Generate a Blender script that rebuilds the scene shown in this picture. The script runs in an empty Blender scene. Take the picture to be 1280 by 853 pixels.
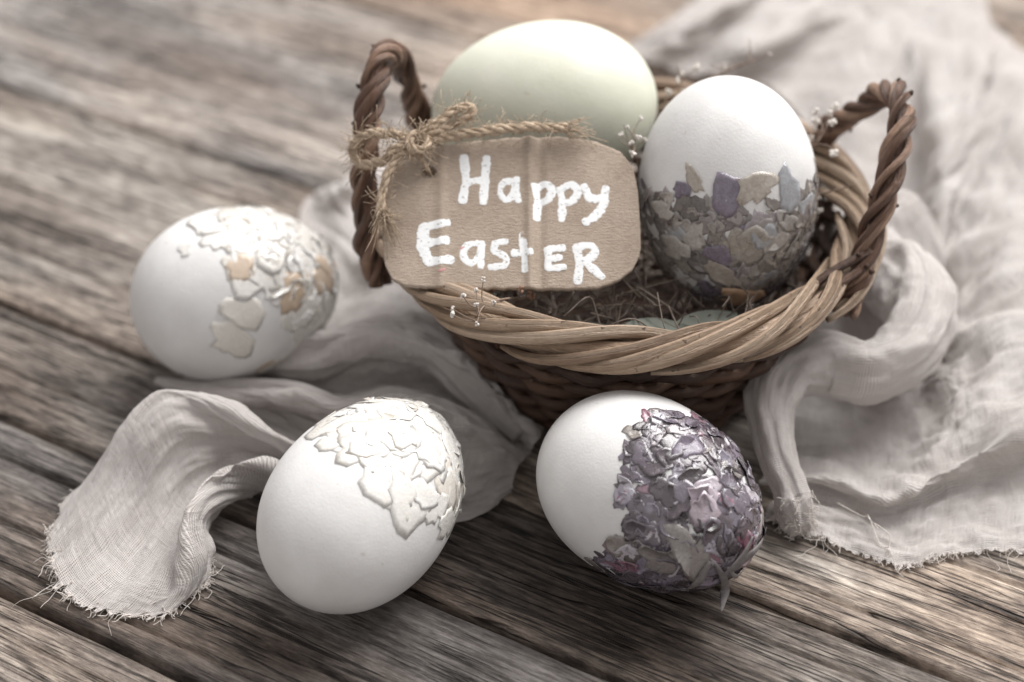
import bpy, bmesh, math, random
import numpy as np
from mathutils import Vector, noise as mnoise

random.seed(7); rng = np.random.default_rng(7)
S = 0.01                      # everything below is laid out in centimetres
sc = bpy.context.scene
col = sc.collection

# ------------------------------------------------------------------ camera
F = 1280 * 70 / 36
PITCH = math.radians(35)
FW = np.array([0, math.cos(PITCH), -math.sin(PITCH)])
UP = np.array([0, math.sin(PITCH), math.cos(PITCH)])
RT = np.array([1.0, 0, 0])
CAM = np.array([-2.7663, -43.5574, 31.4094])
cd = bpy.data.cameras.new('camera'); cam = bpy.data.objects.new('camera', cd); col.objects.link(cam)
cam.location = CAM * S
cam.rotation_euler = (math.pi / 2 - PITCH, 0, 0)
cd.lens = 70; cd.sensor_width = 36; cd.sensor_fit = 'HORIZONTAL'
cd.clip_start = 0.02; cd.clip_end = 20
cd.dof.use_dof = True; cd.dof.focus_distance = 0.458; cd.dof.aperture_fstop = 7.6; cd.dof.aperture_blades = 0
sc.camera = cam

# ------------------------------------------------------------------ light
w = bpy.data.worlds.new('World'); sc.world = w; w.use_nodes = True
bg = w.node_tree.nodes['Background']
bg.inputs[0].default_value = (1.0, 0.965, 0.95, 1); bg.inputs[1].default_value = 0.58

def area(name, loc, target, sx, sy, power, colr):
    l = bpy.data.lights.new(name, 'AREA'); l.shape = 'RECTANGLE'; l.size = sx; l.size_y = sy
    l.energy = power; l.color = colr
    o = bpy.data.objects.new(name, l); col.objects.link(o)
    o.location = loc
    o.rotation_euler = (Vector(target) - Vector(loc)).to_track_quat('-Z', 'Y').to_euler()
    return o
window_light = area('window_light', (0.78, 0.92, 1.72), (0, 0.04, 0.03), 1.8, 1.4, 87, (1.0, 0.985, 0.97))

sc.view_settings.view_transform = 'Standard'; sc.view_settings.look = 'None'
sc.view_settings.exposure = 0.08; sc.view_settings.gamma = 1.0
sc.cycles.use_denoising = True
sc.cycles.max_bounces = 8; sc.cycles.transparent_max_bounces = 24

# ------------------------------------------------------------------ helpers
def un(px, py, z=0.0):
    """point of the place at height z (cm) seen at photo position px, py"""
    r = FW + (px - 640) / F * RT + (426.5 - py) / F * UP
    return CAM + (z - CAM[2]) / r[2] * r
def ray(px, py):
    return FW + (px - 640) / F * RT + (426.5 - py) / F * UP
def rays(px, py, n, p0):
    r = ray(px, py); return CAM + ((p0 - CAM) @ n) / (r @ n) * r

ORG = {}
def org(o): return ORG.get(o.name, np.zeros(3)) if o else np.zeros(3)

class MB:
    def __init__(s): s.v = []; s.f = []; s.n = 0; s.uv = []
    def add(s, v, f, uv=None):
        v = np.asarray(v, float); s.v.append(v)
        s.f += [tuple(i + s.n for i in q) for q in f]; s.n += len(v)
        s.uv.append(np.zeros((len(v), 2)) if uv is None else np.asarray(uv, float))
        return s
    def build(s, name, mat, parent=None, origin=None, smooth=True):
        v = np.concatenate(s.v)
        if parent is not None: o0 = org(parent)
        elif origin is not None: o0 = np.asarray(origin, float)
        else: o0 = np.zeros(3)
        me = bpy.data.meshes.new(name)
        me.from_pydata(((v - o0) * S).tolist(), [], s.f)
        uvl = me.uv_layers.new(name='UVMap')
        uv = np.concatenate(s.uv)
        li = np.empty(len(me.loops), dtype=np.int32); me.loops.foreach_get('vertex_index', li)
        uvl.data.foreach_set('uv', uv[li].astype(np.float32).ravel())
        if smooth: me.polygons.foreach_set('use_smooth', [True] * len(me.polygons))
        me.update()
        o = bpy.data.objects.new(name, me); col.objects.link(o)
        me.materials.append(mat)
        if parent is not None: o.parent = parent
        else: o.location = o0 * S
        ORG[o.name] = o0
        return o

def thing(name, label, cat, loc, group=None):
    o = bpy.data.objects.new(name, None); col.objects.link(o)
    o.empty_display_size = 0.01
    o.location = np.asarray(loc, float) * S; ORG[o.name] = np.asarray(loc, float)
    return tag(o, label, cat, group)
def tag(o, label=None, cat=None, group=None, kind=None):
    if label: o['label'] = label
    if cat: o['category'] = cat
    if group: o['group'] = group
    if kind: o['kind'] = kind
    return o

def cr(pts, n, closed=False):
    """Catmull-Rom resample (uniform parameter)"""
    p = np.asarray(pts, float); m = len(p)
    if closed:
        t = np.linspace(0, m, n, endpoint=False); i = np.floor(t).astype(int); u = (t - i)[:, None]
        g = lambda k: p[(i + k) % m]
    else:
        t = np.linspace(0, m - 1, n); i = np.minimum(np.floor(t).astype(int), m - 2); u = (t - i)[:, None]
        q = np.vstack([2 * p[0] - p[1], p, 2 * p[-1] - p[-2]])
        g = lambda k: q[i + 1 + k]
    a, b, c, d = g(-1), g(0), g(1), g(2)
    return 0.5 * (2 * b + (c - a) * u + (2 * a - 5 * b + 4 * c - d) * u ** 2 + (3 * b - a - 3 * c + d) * u ** 3)

def frames(p, closed=False):
    n = len(p)
    if closed: t = np.roll(p, -1, 0) - np.roll(p, 1, 0)
    else: t = np.gradient(p, axis=0)
    t /= np.linalg.norm(t, axis=1)[:, None] + 1e-12
    ref = np.array([0, 0, 1.0]) if abs(t[0][2]) < 0.9 else np.array([1.0, 0, 0])
    N = np.empty_like(p); nn = ref - t[0] * (ref @ t[0]); nn /= np.linalg.norm(nn)
    for i in range(n):
        nn = nn - t[i] * (nn @ t[i]); nn /= np.linalg.norm(nn) + 1e-12; N[i] = nn
    return t, N, np.cross(t, N)

def tube(p, r, sides=6, closed=False, flat=1.0, phase=None):
    p = np.asarray(p, float); n = len(p); r = np.broadcast_to(np.asarray(r, float), (n,))
    t, N, B = frames(p, closed)
    if closed:   # spread the twist mismatch so that the last ring meets the first one
        nn = N[-1] - t[0] * (N[-1] @ t[0]); ang = math.atan2(nn @ B[0], nn @ N[0])
        a = -ang * np.arange(n) / n
        N, B = N * np.cos(a)[:, None] + B * np.sin(a)[:, None], -N * np.sin(a)[:, None] + B * np.cos(a)[:, None]
    th = np.linspace(0, 2 * math.pi, sides, endpoint=False)
    v = p[:, None] + r[:, None, None] * (np.cos(th)[None, :, None] * N[:, None] + flat * np.sin(th)[None, :, None] * B[:, None])
    L = np.concatenate([[0], np.cumsum(np.linalg.norm(np.diff(p, axis=0), axis=1))])
    uv = np.stack(np.broadcast_arrays(L[:, None], (th / (2 * math.pi))[None]), -1).reshape(-1, 2)
    f = []
    for i in range(n if closed else n - 1):
        j = (i + 1) % n
        for k in range(sides):
            l = (k + 1) % sides
            f.append((i * sides + k, i * sides + l, j * sides + l, j * sides + k))
    if not closed:
        f.append(tuple(range(sides))[::-1]); f.append(tuple((n - 1) * sides + k for k in range(sides)))
    return v.reshape(-1, 3), f, uv

def fbm(v, sc_=1.0, oct_=3, off=0.0):
    out = np.empty(len(v))
    for i, q in enumerate(np.asarray(v) * sc_ + off):
        out[i] = mnoise.fractal(q, 1.0, 2.0, oct_)
    return out

def gridfaces(nu, nv):
    i, j = np.meshgrid(np.arange(nu - 1), np.arange(nv - 1), indexing='ij')
    a = (i * nv + j).ravel()
    return np.stack([a, a + nv, a + nv + 1, a + 1], 1).tolist()

# ------------------------------------------------------------------ materials
def new_mat(name):
    m = bpy.data.materials.new(name); m.use_nodes = True
    nt = m.node_tree; b = nt.nodes['Principled BSDF']
    return m, nt, b
def nd(nt, typ, ins=None, **kw):
    n = nt.nodes.new(typ)
    for k, v in kw.items(): setattr(n, k, v)
    for k, v in (ins or {}).items():
        if hasattr(v, 'is_output') or isinstance(v, bpy.types.NodeSocket): nt.links.new(v, n.inputs[k])
        else: n.inputs[k].default_value = v
    return n
def ramp(nt, fac, stops):
    r = nt.nodes.new('ShaderNodeValToRGB'); nt.links.new(fac, r.inputs[0])
    e = r.color_ramp.elements
    while len(e) < len(stops): e.new(0.5)
    for q, (p, c) in zip(e, stops): q.position = p; q.color = (*c, 1)
    return r.outputs[0]
def mapr(nt, fac, a, b, c=0.0, d=1.0):
    return nd(nt, 'ShaderNodeMapRange', {0: fac, 1: a, 2: b, 3: c, 4: d}).outputs[0]
def math_(nt, op, a, b=0.0):
    return nd(nt, 'ShaderNodeMath', {0: a, 1: b}, operation=op).outputs[0]
def mixc(nt, fac, a, b, mode='MIX'):
    n = nd(nt, 'ShaderNodeMix', data_type='RGBA', blend_type=mode)
    for idx, v in ((0, fac), (6, a), (7, b)):
        if isinstance(v, bpy.types.NodeSocket): nt.links.new(v, n.inputs[idx])
        else: n.inputs[idx].default_value = v if not isinstance(v, tuple) else (*v, 1)
    return n.outputs[2]
def coords(nt, scale, kind='Object', rand=0.0):
    tc = nd(nt, 'ShaderNodeTexCoord')
    v = tc.outputs[kind]
    if rand:
        oi = nd(nt, 'ShaderNodeObjectInfo')
        r = nd(nt, 'ShaderNodeVectorMath', {0: (rand, rand * 0.37, rand * 1.9), 'Scale': oi.outputs['Random']}, operation='SCALE')
        v = nd(nt, 'ShaderNodeVectorMath', {0: v, 1: r.outputs[0]}, operation='ADD').outputs[0]
    return nd(nt, 'ShaderNodeMapping', {0: v, 3: scale}).outputs[0]
def noise(nt, vec, scale=1.0, detail=4.0, rough=0.55, dist=0.0):
    return nd(nt, 'ShaderNodeTexNoise', {'Vector': vec, 'Scale': scale, 'Detail': detail, 'Roughness': rough, 'Distortion': dist}).outputs[0]
def bump(nt, b, h, strength, dist):
    n = nd(nt, 'ShaderNodeBump', {'Height': h, 'Strength': strength, 'Distance': dist})
    nt.links.new(n.outputs[0], b.inputs['Normal']); return n

def mat_wood():
    m, nt, b = new_mat('weathered wood')
    v1 = coords(nt, (16, 300, 100), rand=3.0)
    v2 = coords(nt, (80, 900, 300), rand=5.0)
    v3 = coords(nt, (14, 60, 20), rand=2.0)
    v4 = coords(nt, (160, 420, 100), rand=2.0)
    g1 = noise(nt, v1, 1.0, 7, 0.68, 0.5)
    g2 = noise(nt, v2, 1.0, 5, 0.7, 0.2)
    g3 = noise(nt, v3, 1.0, 5, 0.6, 0.4)
    g4 = noise(nt, v4, 1.0, 6, 0.7)
    oi = nd(nt, 'ShaderNodeObjectInfo')
    st = lambda q, a, b_: mapr(nt, q, a, b_)
    s = math_(nt, 'ADD', math_(nt, 'MULTIPLY', st(g1, .33, .67), 0.20), math_(nt, 'MULTIPLY', st(g2, .36, .64), 0.32))
    s = math_(nt, 'ADD', s, math_(nt, 'MULTIPLY', st(g3, .33, .67), 0.28))
    s = math_(nt, 'ADD', s, math_(nt, 'MULTIPLY', st(g4, .35, .65), 0.22))
    c = ramp(nt, s, [(0.14, (0.018, 0.0155, 0.0145)), (0.33, (0.076, 0.066, 0.061)), (0.52, (0.17, 0.153, 0.142)), (0.72, (0.29, 0.270, 0.252)), (0.93, (0.47, 0.445, 0.42))])
    # greyer or browner stretches along the board
    warm = mapr(nt, noise(nt, coords(nt, (6, 22, 10), rand=7.0), 1.0, 3, 0.5, 0.5), 0.45, 0.65)
    c = mixc(nt, warm, c, mixc(nt, 1.0, c, (1.10, 0.97, 0.86), 'MULTIPLY'))
    c = mixc(nt, 1.0, c, oi.outputs['Color'], 'MULTIPLY')
    # drying checks: fine black splits that run with the grain
    ck = noise(nt, coords(nt, (16, 330, 100), rand=11.0), 1.0, 3, 0.55, 0.35)
    ckl = mapr(nt, math_(nt, 'ABSOLUTE', math_(nt, 'SUBTRACT', ck, 0.5)), 0.0, 0.034, 1.0, 0.0)
    ckm = mapr(nt, noise(nt, coords(nt, (12, 50, 10), rand=13.0), 1.0, 3, 0.6), 0.42, 0.52)
    chk = math_(nt, 'MULTIPLY', ckl, ckm)
    c = mixc(nt, math_(nt, 'MULTIPLY', chk, 0.85), c, (0.02, 0.016, 0.014))
    # old dark stains soaked into the boards, the first with shade painted in
    gp = nd(nt, 'ShaderNodeNewGeometry').outputs['Position']
    def stain_shade(c, cx, cy, sx, sy, rot, amt, colr):
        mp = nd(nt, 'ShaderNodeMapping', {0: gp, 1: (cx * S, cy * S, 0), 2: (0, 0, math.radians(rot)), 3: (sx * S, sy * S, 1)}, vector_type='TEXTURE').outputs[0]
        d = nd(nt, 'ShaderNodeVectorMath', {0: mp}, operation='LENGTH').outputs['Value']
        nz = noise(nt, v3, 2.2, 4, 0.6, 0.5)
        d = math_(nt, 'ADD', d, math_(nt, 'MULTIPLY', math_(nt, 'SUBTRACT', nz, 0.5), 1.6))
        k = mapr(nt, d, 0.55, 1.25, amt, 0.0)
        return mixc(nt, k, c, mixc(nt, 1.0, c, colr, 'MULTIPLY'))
    c = stain_shade(c, -2.6, -8.6, 9.0, 2.6, -32, 0.85, (0.36, 0.34, 0.34))  # dark board stain that also paints in the shade beside the front eggs
    c = stain_shade(c, -9.5, -10.8, 6.0, 1.6, -32, 0.6, (0.5, 0.46, 0.44))
    c = stain_shade(c, -13.5, 18.0, 7.5, 2.0, -34, 0.75, (0.42, 0.37, 0.34))
    c = stain_shade(c, -18.5, 9.0, 6.0, 1.6, -34, 0.6, (0.45, 0.4, 0.37))
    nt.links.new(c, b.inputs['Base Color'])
    b.inputs['Roughness'].default_value = 0.62; b.inputs['Specular IOR Level'].default_value = 0.35
    h = math_(nt, 'ADD', math_(nt, 'MULTIPLY', g1, 1.0), math_(nt, 'MULTIPLY', g2, 0.7))
    h = math_(nt, 'SUBTRACT', h, math_(nt, 'MULTIPLY', chk, 0.9))
    bump(nt, b, h, 0.9, 0.0016)
    return m

def mat_shell(name, c1, c2, rough=0.42):
    m, nt, b = new_mat(name)
    v = coords(nt, (100, 100, 100))
    n1 = noise(nt, v, 0.5, 3, 0.6); n2 = noise(nt, v, 16, 3, 0.6); n3 = noise(nt, v, 1.3, 5, 0.65)
    c = ramp(nt, n1, [(0.35, c1), (0.65, c2)])
    specks = mapr(nt, noise(nt, v, 6.0, 1, 0.4), 0.765, 0.80, 0.0, 0.35)
    c = mixc(nt, specks, c, (0.42, 0.36, 0.31))
    nt.links.new(c, b.inputs['Base Color'])
    b.inputs['Roughness'].default_value = rough; b.inputs['Specular IOR Level'].default_value = 0.38
    b.inputs['Subsurface Weight'].default_value = 0.12; b.inputs['Subsurface Radius'].default_value = (1, 0.7, 0.55); b.inputs['Subsurface Scale'].default_value = 0.003
    bump(nt, b, math_(nt, 'ADD', math_(nt, 'MULTIPLY', n2, 0.5), math_(nt, 'MULTIPLY', n3, 1.0)), 0.22, 0.0007)
    return m

def mat_flake(name, stops, rough, spec=0.5, coat=0.0, transl=0.0, vein=0.6, mott=0.75, fq=4.0):
    m, nt, b = new_mat(name)
    oi = nd(nt, 'ShaderNodeObjectInfo')
    tone = nd(nt, 'ShaderNodeSeparateXYZ', {0: nd(nt, 'ShaderNodeTexCoord').outputs['UV']}).outputs[0]
    c = ramp(nt, math_(nt, 'FRACT', math_(nt, 'ADD', oi.outputs['Random'], tone)), stops)
    v = coords(nt, (100, 100, 100), rand=9.0)
    n1 = noise(nt, v, fq, 5, 0.7, 1.2); n2 = noise(nt, v, 14.0, 3, 0.6, 0.5)
    c = mixc(nt, mapr(nt, n1, 0.35, 0.7, 0.0, mott), c, mixc(nt, 1.0, c, (0.62, 0.58, 0.57), 'MULTIPLY'))
    nt.links.new(c, b.inputs['Base Color'])
    nt.links.new(mapr(nt, n2, 0.3, 0.7, rough * 0.7, rough * 1.3), b.inputs['Roughness'])
    b.inputs['Specular IOR Level'].default_value = spec
    b.inputs['Coat Weight'].default_value = coat; b.inputs['Coat Roughness'].default_value = 0.12
    bump(nt, b, math_(nt, 'ADD', n1, math_(nt, 'MULTIPLY', n2, 0.4)), vein * 0.45, 0.0006)
    if transl:
        b.inputs['Alpha'].default_value = 1 - transl
    return m

def mat_wicker(name, stops, rough=0.5, bs=0.5):
    m, nt, b = new_mat(name)
    oi = nd(nt, 'ShaderNodeObjectInfo')
    uv = nd(nt, 'ShaderNodeTexCoord').outputs['UV']
    off = nd(nt, 'ShaderNodeVectorMath', {0: (37.0, 5.0, 3.0), 'Scale': oi.outputs['Random']}, operation='SCALE').outputs[0]
    uvo = nd(nt, 'ShaderNodeVectorMath', {0: uv, 1: off}, operation='ADD').outputs[0]
    v = nd(nt, 'ShaderNodeMapping', {0: uvo, 3: (0.9, 9, 1)}).outputs[0]
    n1 = noise(nt, v, 1.0, 4, 0.6, 0.3)
    n2 = noise(nt, nd(nt, 'ShaderNodeMapping', {0: uvo, 3: (3.5, 26, 1)}).outputs[0], 1.0, 3, 0.6)
    n3 = noise(nt, coords(nt, (100, 100, 100), rand=4.0), 2.6, 3, 0.6)
    f = math_(nt, 'ADD', math_(nt, 'MULTIPLY', n1, 0.5), math_(nt, 'MULTIPLY', oi.outputs['Random'], 0.28))
    f = math_(nt, 'ADD', f, math_(nt, 'MULTIPLY', n3, 0.24))
    c = ramp(nt, f, stops)
    spots = mapr(nt, noise(nt, coords(nt, (100, 100, 100), rand=6.0), 4.5, 2, 0.5), 0.69, 0.74, 0.0, 0.8)
    c = mixc(nt, spots, c, (0.06, 0.035, 0.022))
    nt.links.new(c, b.inputs['Base Color'])
    b.inputs['Roughness'].default_value = rough; b.inputs['Specular IOR Level'].default_value = 0.45
    bump(nt, b, math_(nt, 'ADD', n1, math_(nt, 'MULTIPLY', n2, 0.8)), bs, 0.0011)
    return m

def mat_cloth():
    m, nt, b = new_mat('crinkled linen gauze')
    uv = nd(nt, 'ShaderNodeTexCoord').outputs['UV']
    wob = nd(nt, 'ShaderNodeTexNoise', {'Vector': uv, 'Scale': 1.6, 'Detail': 3.0})
    dv = nd(nt, 'ShaderNodeVectorMath', {0: wob.outputs['Color'], 1: (0.5, 0.5, 0.5)}, operation='SUBTRACT').outputs[0]
    dv = nd(nt, 'ShaderNodeVectorMath', {0: dv, 'Scale': 0.10}, operation='SCALE').outputs[0]
    uvd = nd(nt, 'ShaderNodeVectorMath', {0: uv, 1: dv}, operation='ADD').outputs[0]
    sx = nd(nt, 'ShaderNodeSeparateXYZ', {0: uvd})
    def thread(o, fr, other):
        # each yarn has its own thickness along its run
        vv = nd(nt, 'ShaderNodeCombineXYZ', {0: math_(nt, 'MULTIPLY', o, fr), 1: math_(nt, 'MULTIPLY', other, 0.8)}).outputs[0]
        k = nd(nt, 'ShaderNodeTexNoise', {'Vector': vv, 'Scale': 1.0, 'Detail': 1.0}).outputs[0]
        s = math_(nt, 'SINE', math_(nt, 'MULTIPLY', o, fr * 2 * math.pi))
        return math_(nt, 'ADD', s, math_(nt, 'MULTIPLY', math_(nt, 'SUBTRACT', k, 0.5), 2.0))
    a = thread(sx.outputs[0], 22.0, sx.outputs[1]); c_ = thread(sx.outputs[1], 24.0, sx.outputs[0])
    h = math_(nt, 'MAXIMUM', a, c_)
    hole = mapr(nt, h, -0.85, 0.15, 1.0, 0.0)
    big = noise(nt, uv, 0.7, 3, 0.5)
    c = ramp(nt, big, [(0.3, (0.68, 0.63, 0.605)), (0.7, (0.80, 0.76, 0.735))])
    c = mixc(nt, mapr(nt, h, -0.6, 1.2, 0.5, 0.0), c, mixc(nt, 1.0, c, (0.6, 0.57, 0.56), 'MULTIPLY'))
    nt.links.new(c, b.inputs['Base Color'])
    b.inputs['Roughness'].default_value = 0.95; b.inputs['Specular IOR Level'].default_value = 0.1
    b.inputs['Sheen Weight'].default_value = 0.25; b.inputs['Sheen Roughness'].default_value = 0.5
    cr1 = noise(nt, nd(nt, 'ShaderNodeMapping', {0: uv, 3: (1.2, 3.5, 1)}).outputs[0], 1.6, 4, 0.6, 0.6)
    hh = math_(nt, 'ADD', math_(nt, 'MULTIPLY', h, 0.16), math_(nt, 'MULTIPLY', cr1, 1.3))
    bp = bump(nt, b, hh, 0.55, 0.0016)
    tr = nd(nt, 'ShaderNodeBsdfTranslucent', {0: c, 'Normal': bp.outputs[0]})
    mx = nd(nt, 'ShaderNodeMixShader', {0: 0.22, 1: b.outputs[0], 2: tr.outputs[0]})
    tp = nd(nt, 'ShaderNodeBsdfTransparent')
    mx2 = nd(nt, 'ShaderNodeMixShader', {0: math_(nt, 'MULTIPLY', hole, 0.75), 1: mx.outputs[0], 2: tp.outputs[0]})
    nt.links.new(mx2.outputs[0], nt.nodes['Material Output'].inputs[0])
    return m

def mat_simple(name, c1, c2, rough=0.8, scale=3.0, bs=0.4, bd=0.0008, spec=0.3, stretch=(1, 1, 1)):
    m, nt, b = new_mat(name)
    v = coords(nt, tuple(100 * q for q in stretch), rand=3.0)
    n = noise(nt, v, scale, 5, 0.62)
    nt.links.new(ramp(nt, n, [(0.3, c1), (0.7, c2)]), b.inputs['Base Color'])
    b.inputs['Roughness'].default_value = rough; b.inputs['Specular IOR Level'].default_value = spec
    if bs: bump(nt, b, n, bs, bd)
    return m

def mat_card():
    m, nt, b = new_mat('kraft cardboard')
    uv = nd(nt, 'ShaderNodeTexCoord').outputs['UV']
    fine = noise(nt, nd(nt, 'ShaderNodeMapping', {0: uv, 3: (5, 26, 1)}).outputs[0], 1.0, 4, 0.7)
    blot = noise(nt, uv, 0.9, 4, 0.6)
    fib = noise(nt, nd(nt, 'ShaderNodeMapping', {0: uv, 3: (14, 40, 1)}).outputs[0], 1.0, 3, 0.6)
    s = math_(nt, 'ADD', math_(nt, 'MULTIPLY', fine, 0.6), math_(nt, 'MULTIPLY', blot, 0.4))
    c = ramp(nt, s, [(0.32, (0.34, 0.268, 0.212)), (0.68, (0.54, 0.45, 0.372))])
    nt.links.new(c, b.inputs['Base Color']); b.inputs['Roughness'].default_value = 0.92; b.inputs['Specular IOR Level'].default_value = 0.15
    bump(nt, b, math_(nt, 'ADD', fine, math_(nt, 'MULTIPLY', fib, 0.7)), 0.8, 0.0007)
    return m

WOOD = mat_wood()
SHELL = mat_shell('white eggshell', (0.66, 0.65, 0.64), (0.76, 0.755, 0.75))
SHELLG = mat_shell('pale green eggshell', (0.62, 0.635, 0.525), (0.71, 0.715, 0.615), 0.5)
PEARL = mat_flake('pearly white flakes', [(0, (0.80, 0.79, 0.77)), (0.3, (0.69, 0.665, 0.615)), (0.55, (0.80, 0.785, 0.76)), (0.75, (0.72, 0.70, 0.655)), (0.9, (0.78, 0.77, 0.745)), (1, (0.66, 0.61, 0.54))], 0.28, 0.7, 0.3, 0.0, 0.8, 0.18)
PEARLB = mat_flake('tan pearly flakes', [(0, (0.66, 0.56, 0.46)), (1, (0.54, 0.42, 0.31))], 0.35, 0.6, 0.2, 0.0, 0.6, 0.4)
PURPLE = mat_flake('violet petal flakes', [(0, (0.05, 0.04, 0.045)), (0.25, (0.12, 0.098, 0.115)), (0.5, (0.20, 0.178, 0.22)), (0.68, (0.085, 0.062, 0.075)), (0.80, (0.30, 0.28, 0.34)), (0.9, (0.56, 0.54, 0.59)), (1, (0.26, 0.11, 0.16))], 0.24, 0.8, 0.55, 0.0, 0.9)
TAUPE = mat_flake('taupe petal flakes', [(0, (0.13, 0.113, 0.105)), (0.25, (0.33, 0.30, 0.275)), (0.5, (0.46, 0.435, 0.41)), (0.7, (0.22, 0.195, 0.20)), (0.85, (0.60, 0.57, 0.53)), (1, (0.30, 0.26, 0.32))], 0.22, 0.8, 0.6, 0.18, 0.8, 1.0, 6.0)
LILAC = mat_flake('lilac petal', [(0, (0.22, 0.185, 0.25)), (1, (0.31, 0.275, 0.345))], 0.25, 0.6, 0.4, 0.2, .8, 1.0, 6.0)
BLUEW = mat_flake('bluish white petal', [(0, (0.52, 0.55, 0.58)), (1, (0.46, 0.48, 0.51))], 0.2, 0.7, 0.5, 0.25, .8, .9, 6.0)
CREAM = mat_flake('cream petal', [(0, (0.58, 0.52, 0.45)), (1, (0.52, 0.49, 0.44))], 0.22, 0.7, 0.5, 0.28, .8, .9, 6.0)
TANSPOT = mat_flake('peach petal', [(0, (0.62, 0.42, 0.28)), (1, (0.6, 0.42, 0.3))], 0.5)
STALK = mat_simple('dried petal stalk', (0.12, 0.11, 0.11), (0.24, 0.22, 0.22), 0.6)
WDARK = mat_wicker('dark brown wicker', [(0.25, (0.020, 0.011, 0.008)), (0.5, (0.062, 0.032, 0.020)), (0.8, (0.14, 0.076, 0.046))])
WHAND = mat_wicker('red brown wicker', [(0.28, (0.055, 0.030, 0.021)), (0.5, (0.15, 0.082, 0.054)), (0.75, (0.40, 0.26, 0.185))], 0.40, 0.95)
WTAN = mat_wicker('peeled tan wicker', [(0.22, (0.17, 0.105, 0.066)), (0.5, (0.36, 0.255, 0.175)), (0.8, (0.54, 0.425, 0.325))], 0.45, 0.9)
CARD = mat_card()
PAINT = mat_simple('white paint', (0.76, 0.78, 0.79), (0.86, 0.87, 0.87), 0.6, 8.0, 0.2, 0.0003)
def thin_paint(m):
    nt = m.node_tree; b = nt.nodes['Principled BSDF']
    k = noise(nt, coords(nt, (900, 1500, 1500)), 1.0, 4, 0.7)
    nt.links.new(mapr(nt, k, 0.33, 0.42, 0.2, 1.0), b.inputs['Alpha'])
thin_paint(PAINT)
PINKP = mat_simple('pink paint fleck', (0.5, 0.2, 0.22), (0.6, 0.3, 0.3), 0.6)
JUTE = mat_simple('jute fibre', (0.36, 0.27, 0.19), (0.58, 0.47, 0.36), 0.85, 9.0, 0.6, 0.0008)
CLOTH = mat_cloth()
YARN = mat_simple('linen yarn', (0.60, 0.55, 0.51), (0.72, 0.67, 0.63), 0.95, 6.0, 0.3)
TWIG = mat_simple('dried grass stems', (0.07, 0.052, 0.043), (0.27, 0.22, 0.185), 0.75, 2.0)
STEMD = mat_simple('dried flower stem', (0.16, 0.11, 0.085), (0.30, 0.23, 0.18), 0.75, 2.0)
BLOOM = mat_simple('dried white bloom', (0.58, 0.53, 0.48), (0.78, 0.74, 0.70), 0.9, 12.0)
BUD = mat_simple('dried brown bud', (0.20, 0.12, 0.085), (0.34, 0.22, 0.16), 0.85, 12.0)
LEAF = mat_simple('dusty green leaf', (0.15, 0.165, 0.14), (0.24, 0.255, 0.22), 0.7, 2.0)

# ------------------------------------------------------------------ table of old boards
ANG = -31.5
table = bpy.data.objects.new('table', None); col.objects.link(table); ORG['table'] = np.zeros(3)
tag(table, 'old weathered grey brown wooden table top of parallel boards', None, None, 'structure')
seams = [-30, -21.4, -15.15, -10.15, -6.2, 3.6, 15.0, 23.5, 33.0, 43.0]
tints = [(1, 1, 1), (1.15, 1.13, 1.1), (0.72, 0.71, 0.71), (0.88, 0.85, 0.82), (1.38, 1.34, 1.28), (1.5, 1.52, 1.53), (1.3, 1.15, 1.02), (1.4, 1.3, 1.2), (1.2, 1.2, 1.2)]
cracks = {1: [(-17.6, .08, .22), (-19.2, .06, .15), (-16.2, .06, .14)], 2: [(-11.45, .08, .34), (-13.3, .06, .24), (-12.5, .06, .14), (-14.4, .06, .18)], 3: [(-9.2, .06, .2), (-8.5, .06, .24), (-7.3, .06, .22), (-6.8, .05, .14)], 4: [(-5.2, .06, .2), (-3.7, .07, .24), (-2.6, .06, .16), (-1.2, .06, .22), (1.6, .06, .18)], 5: [(7.0, .06, .1), (11.0, .05, .1)]}
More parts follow.
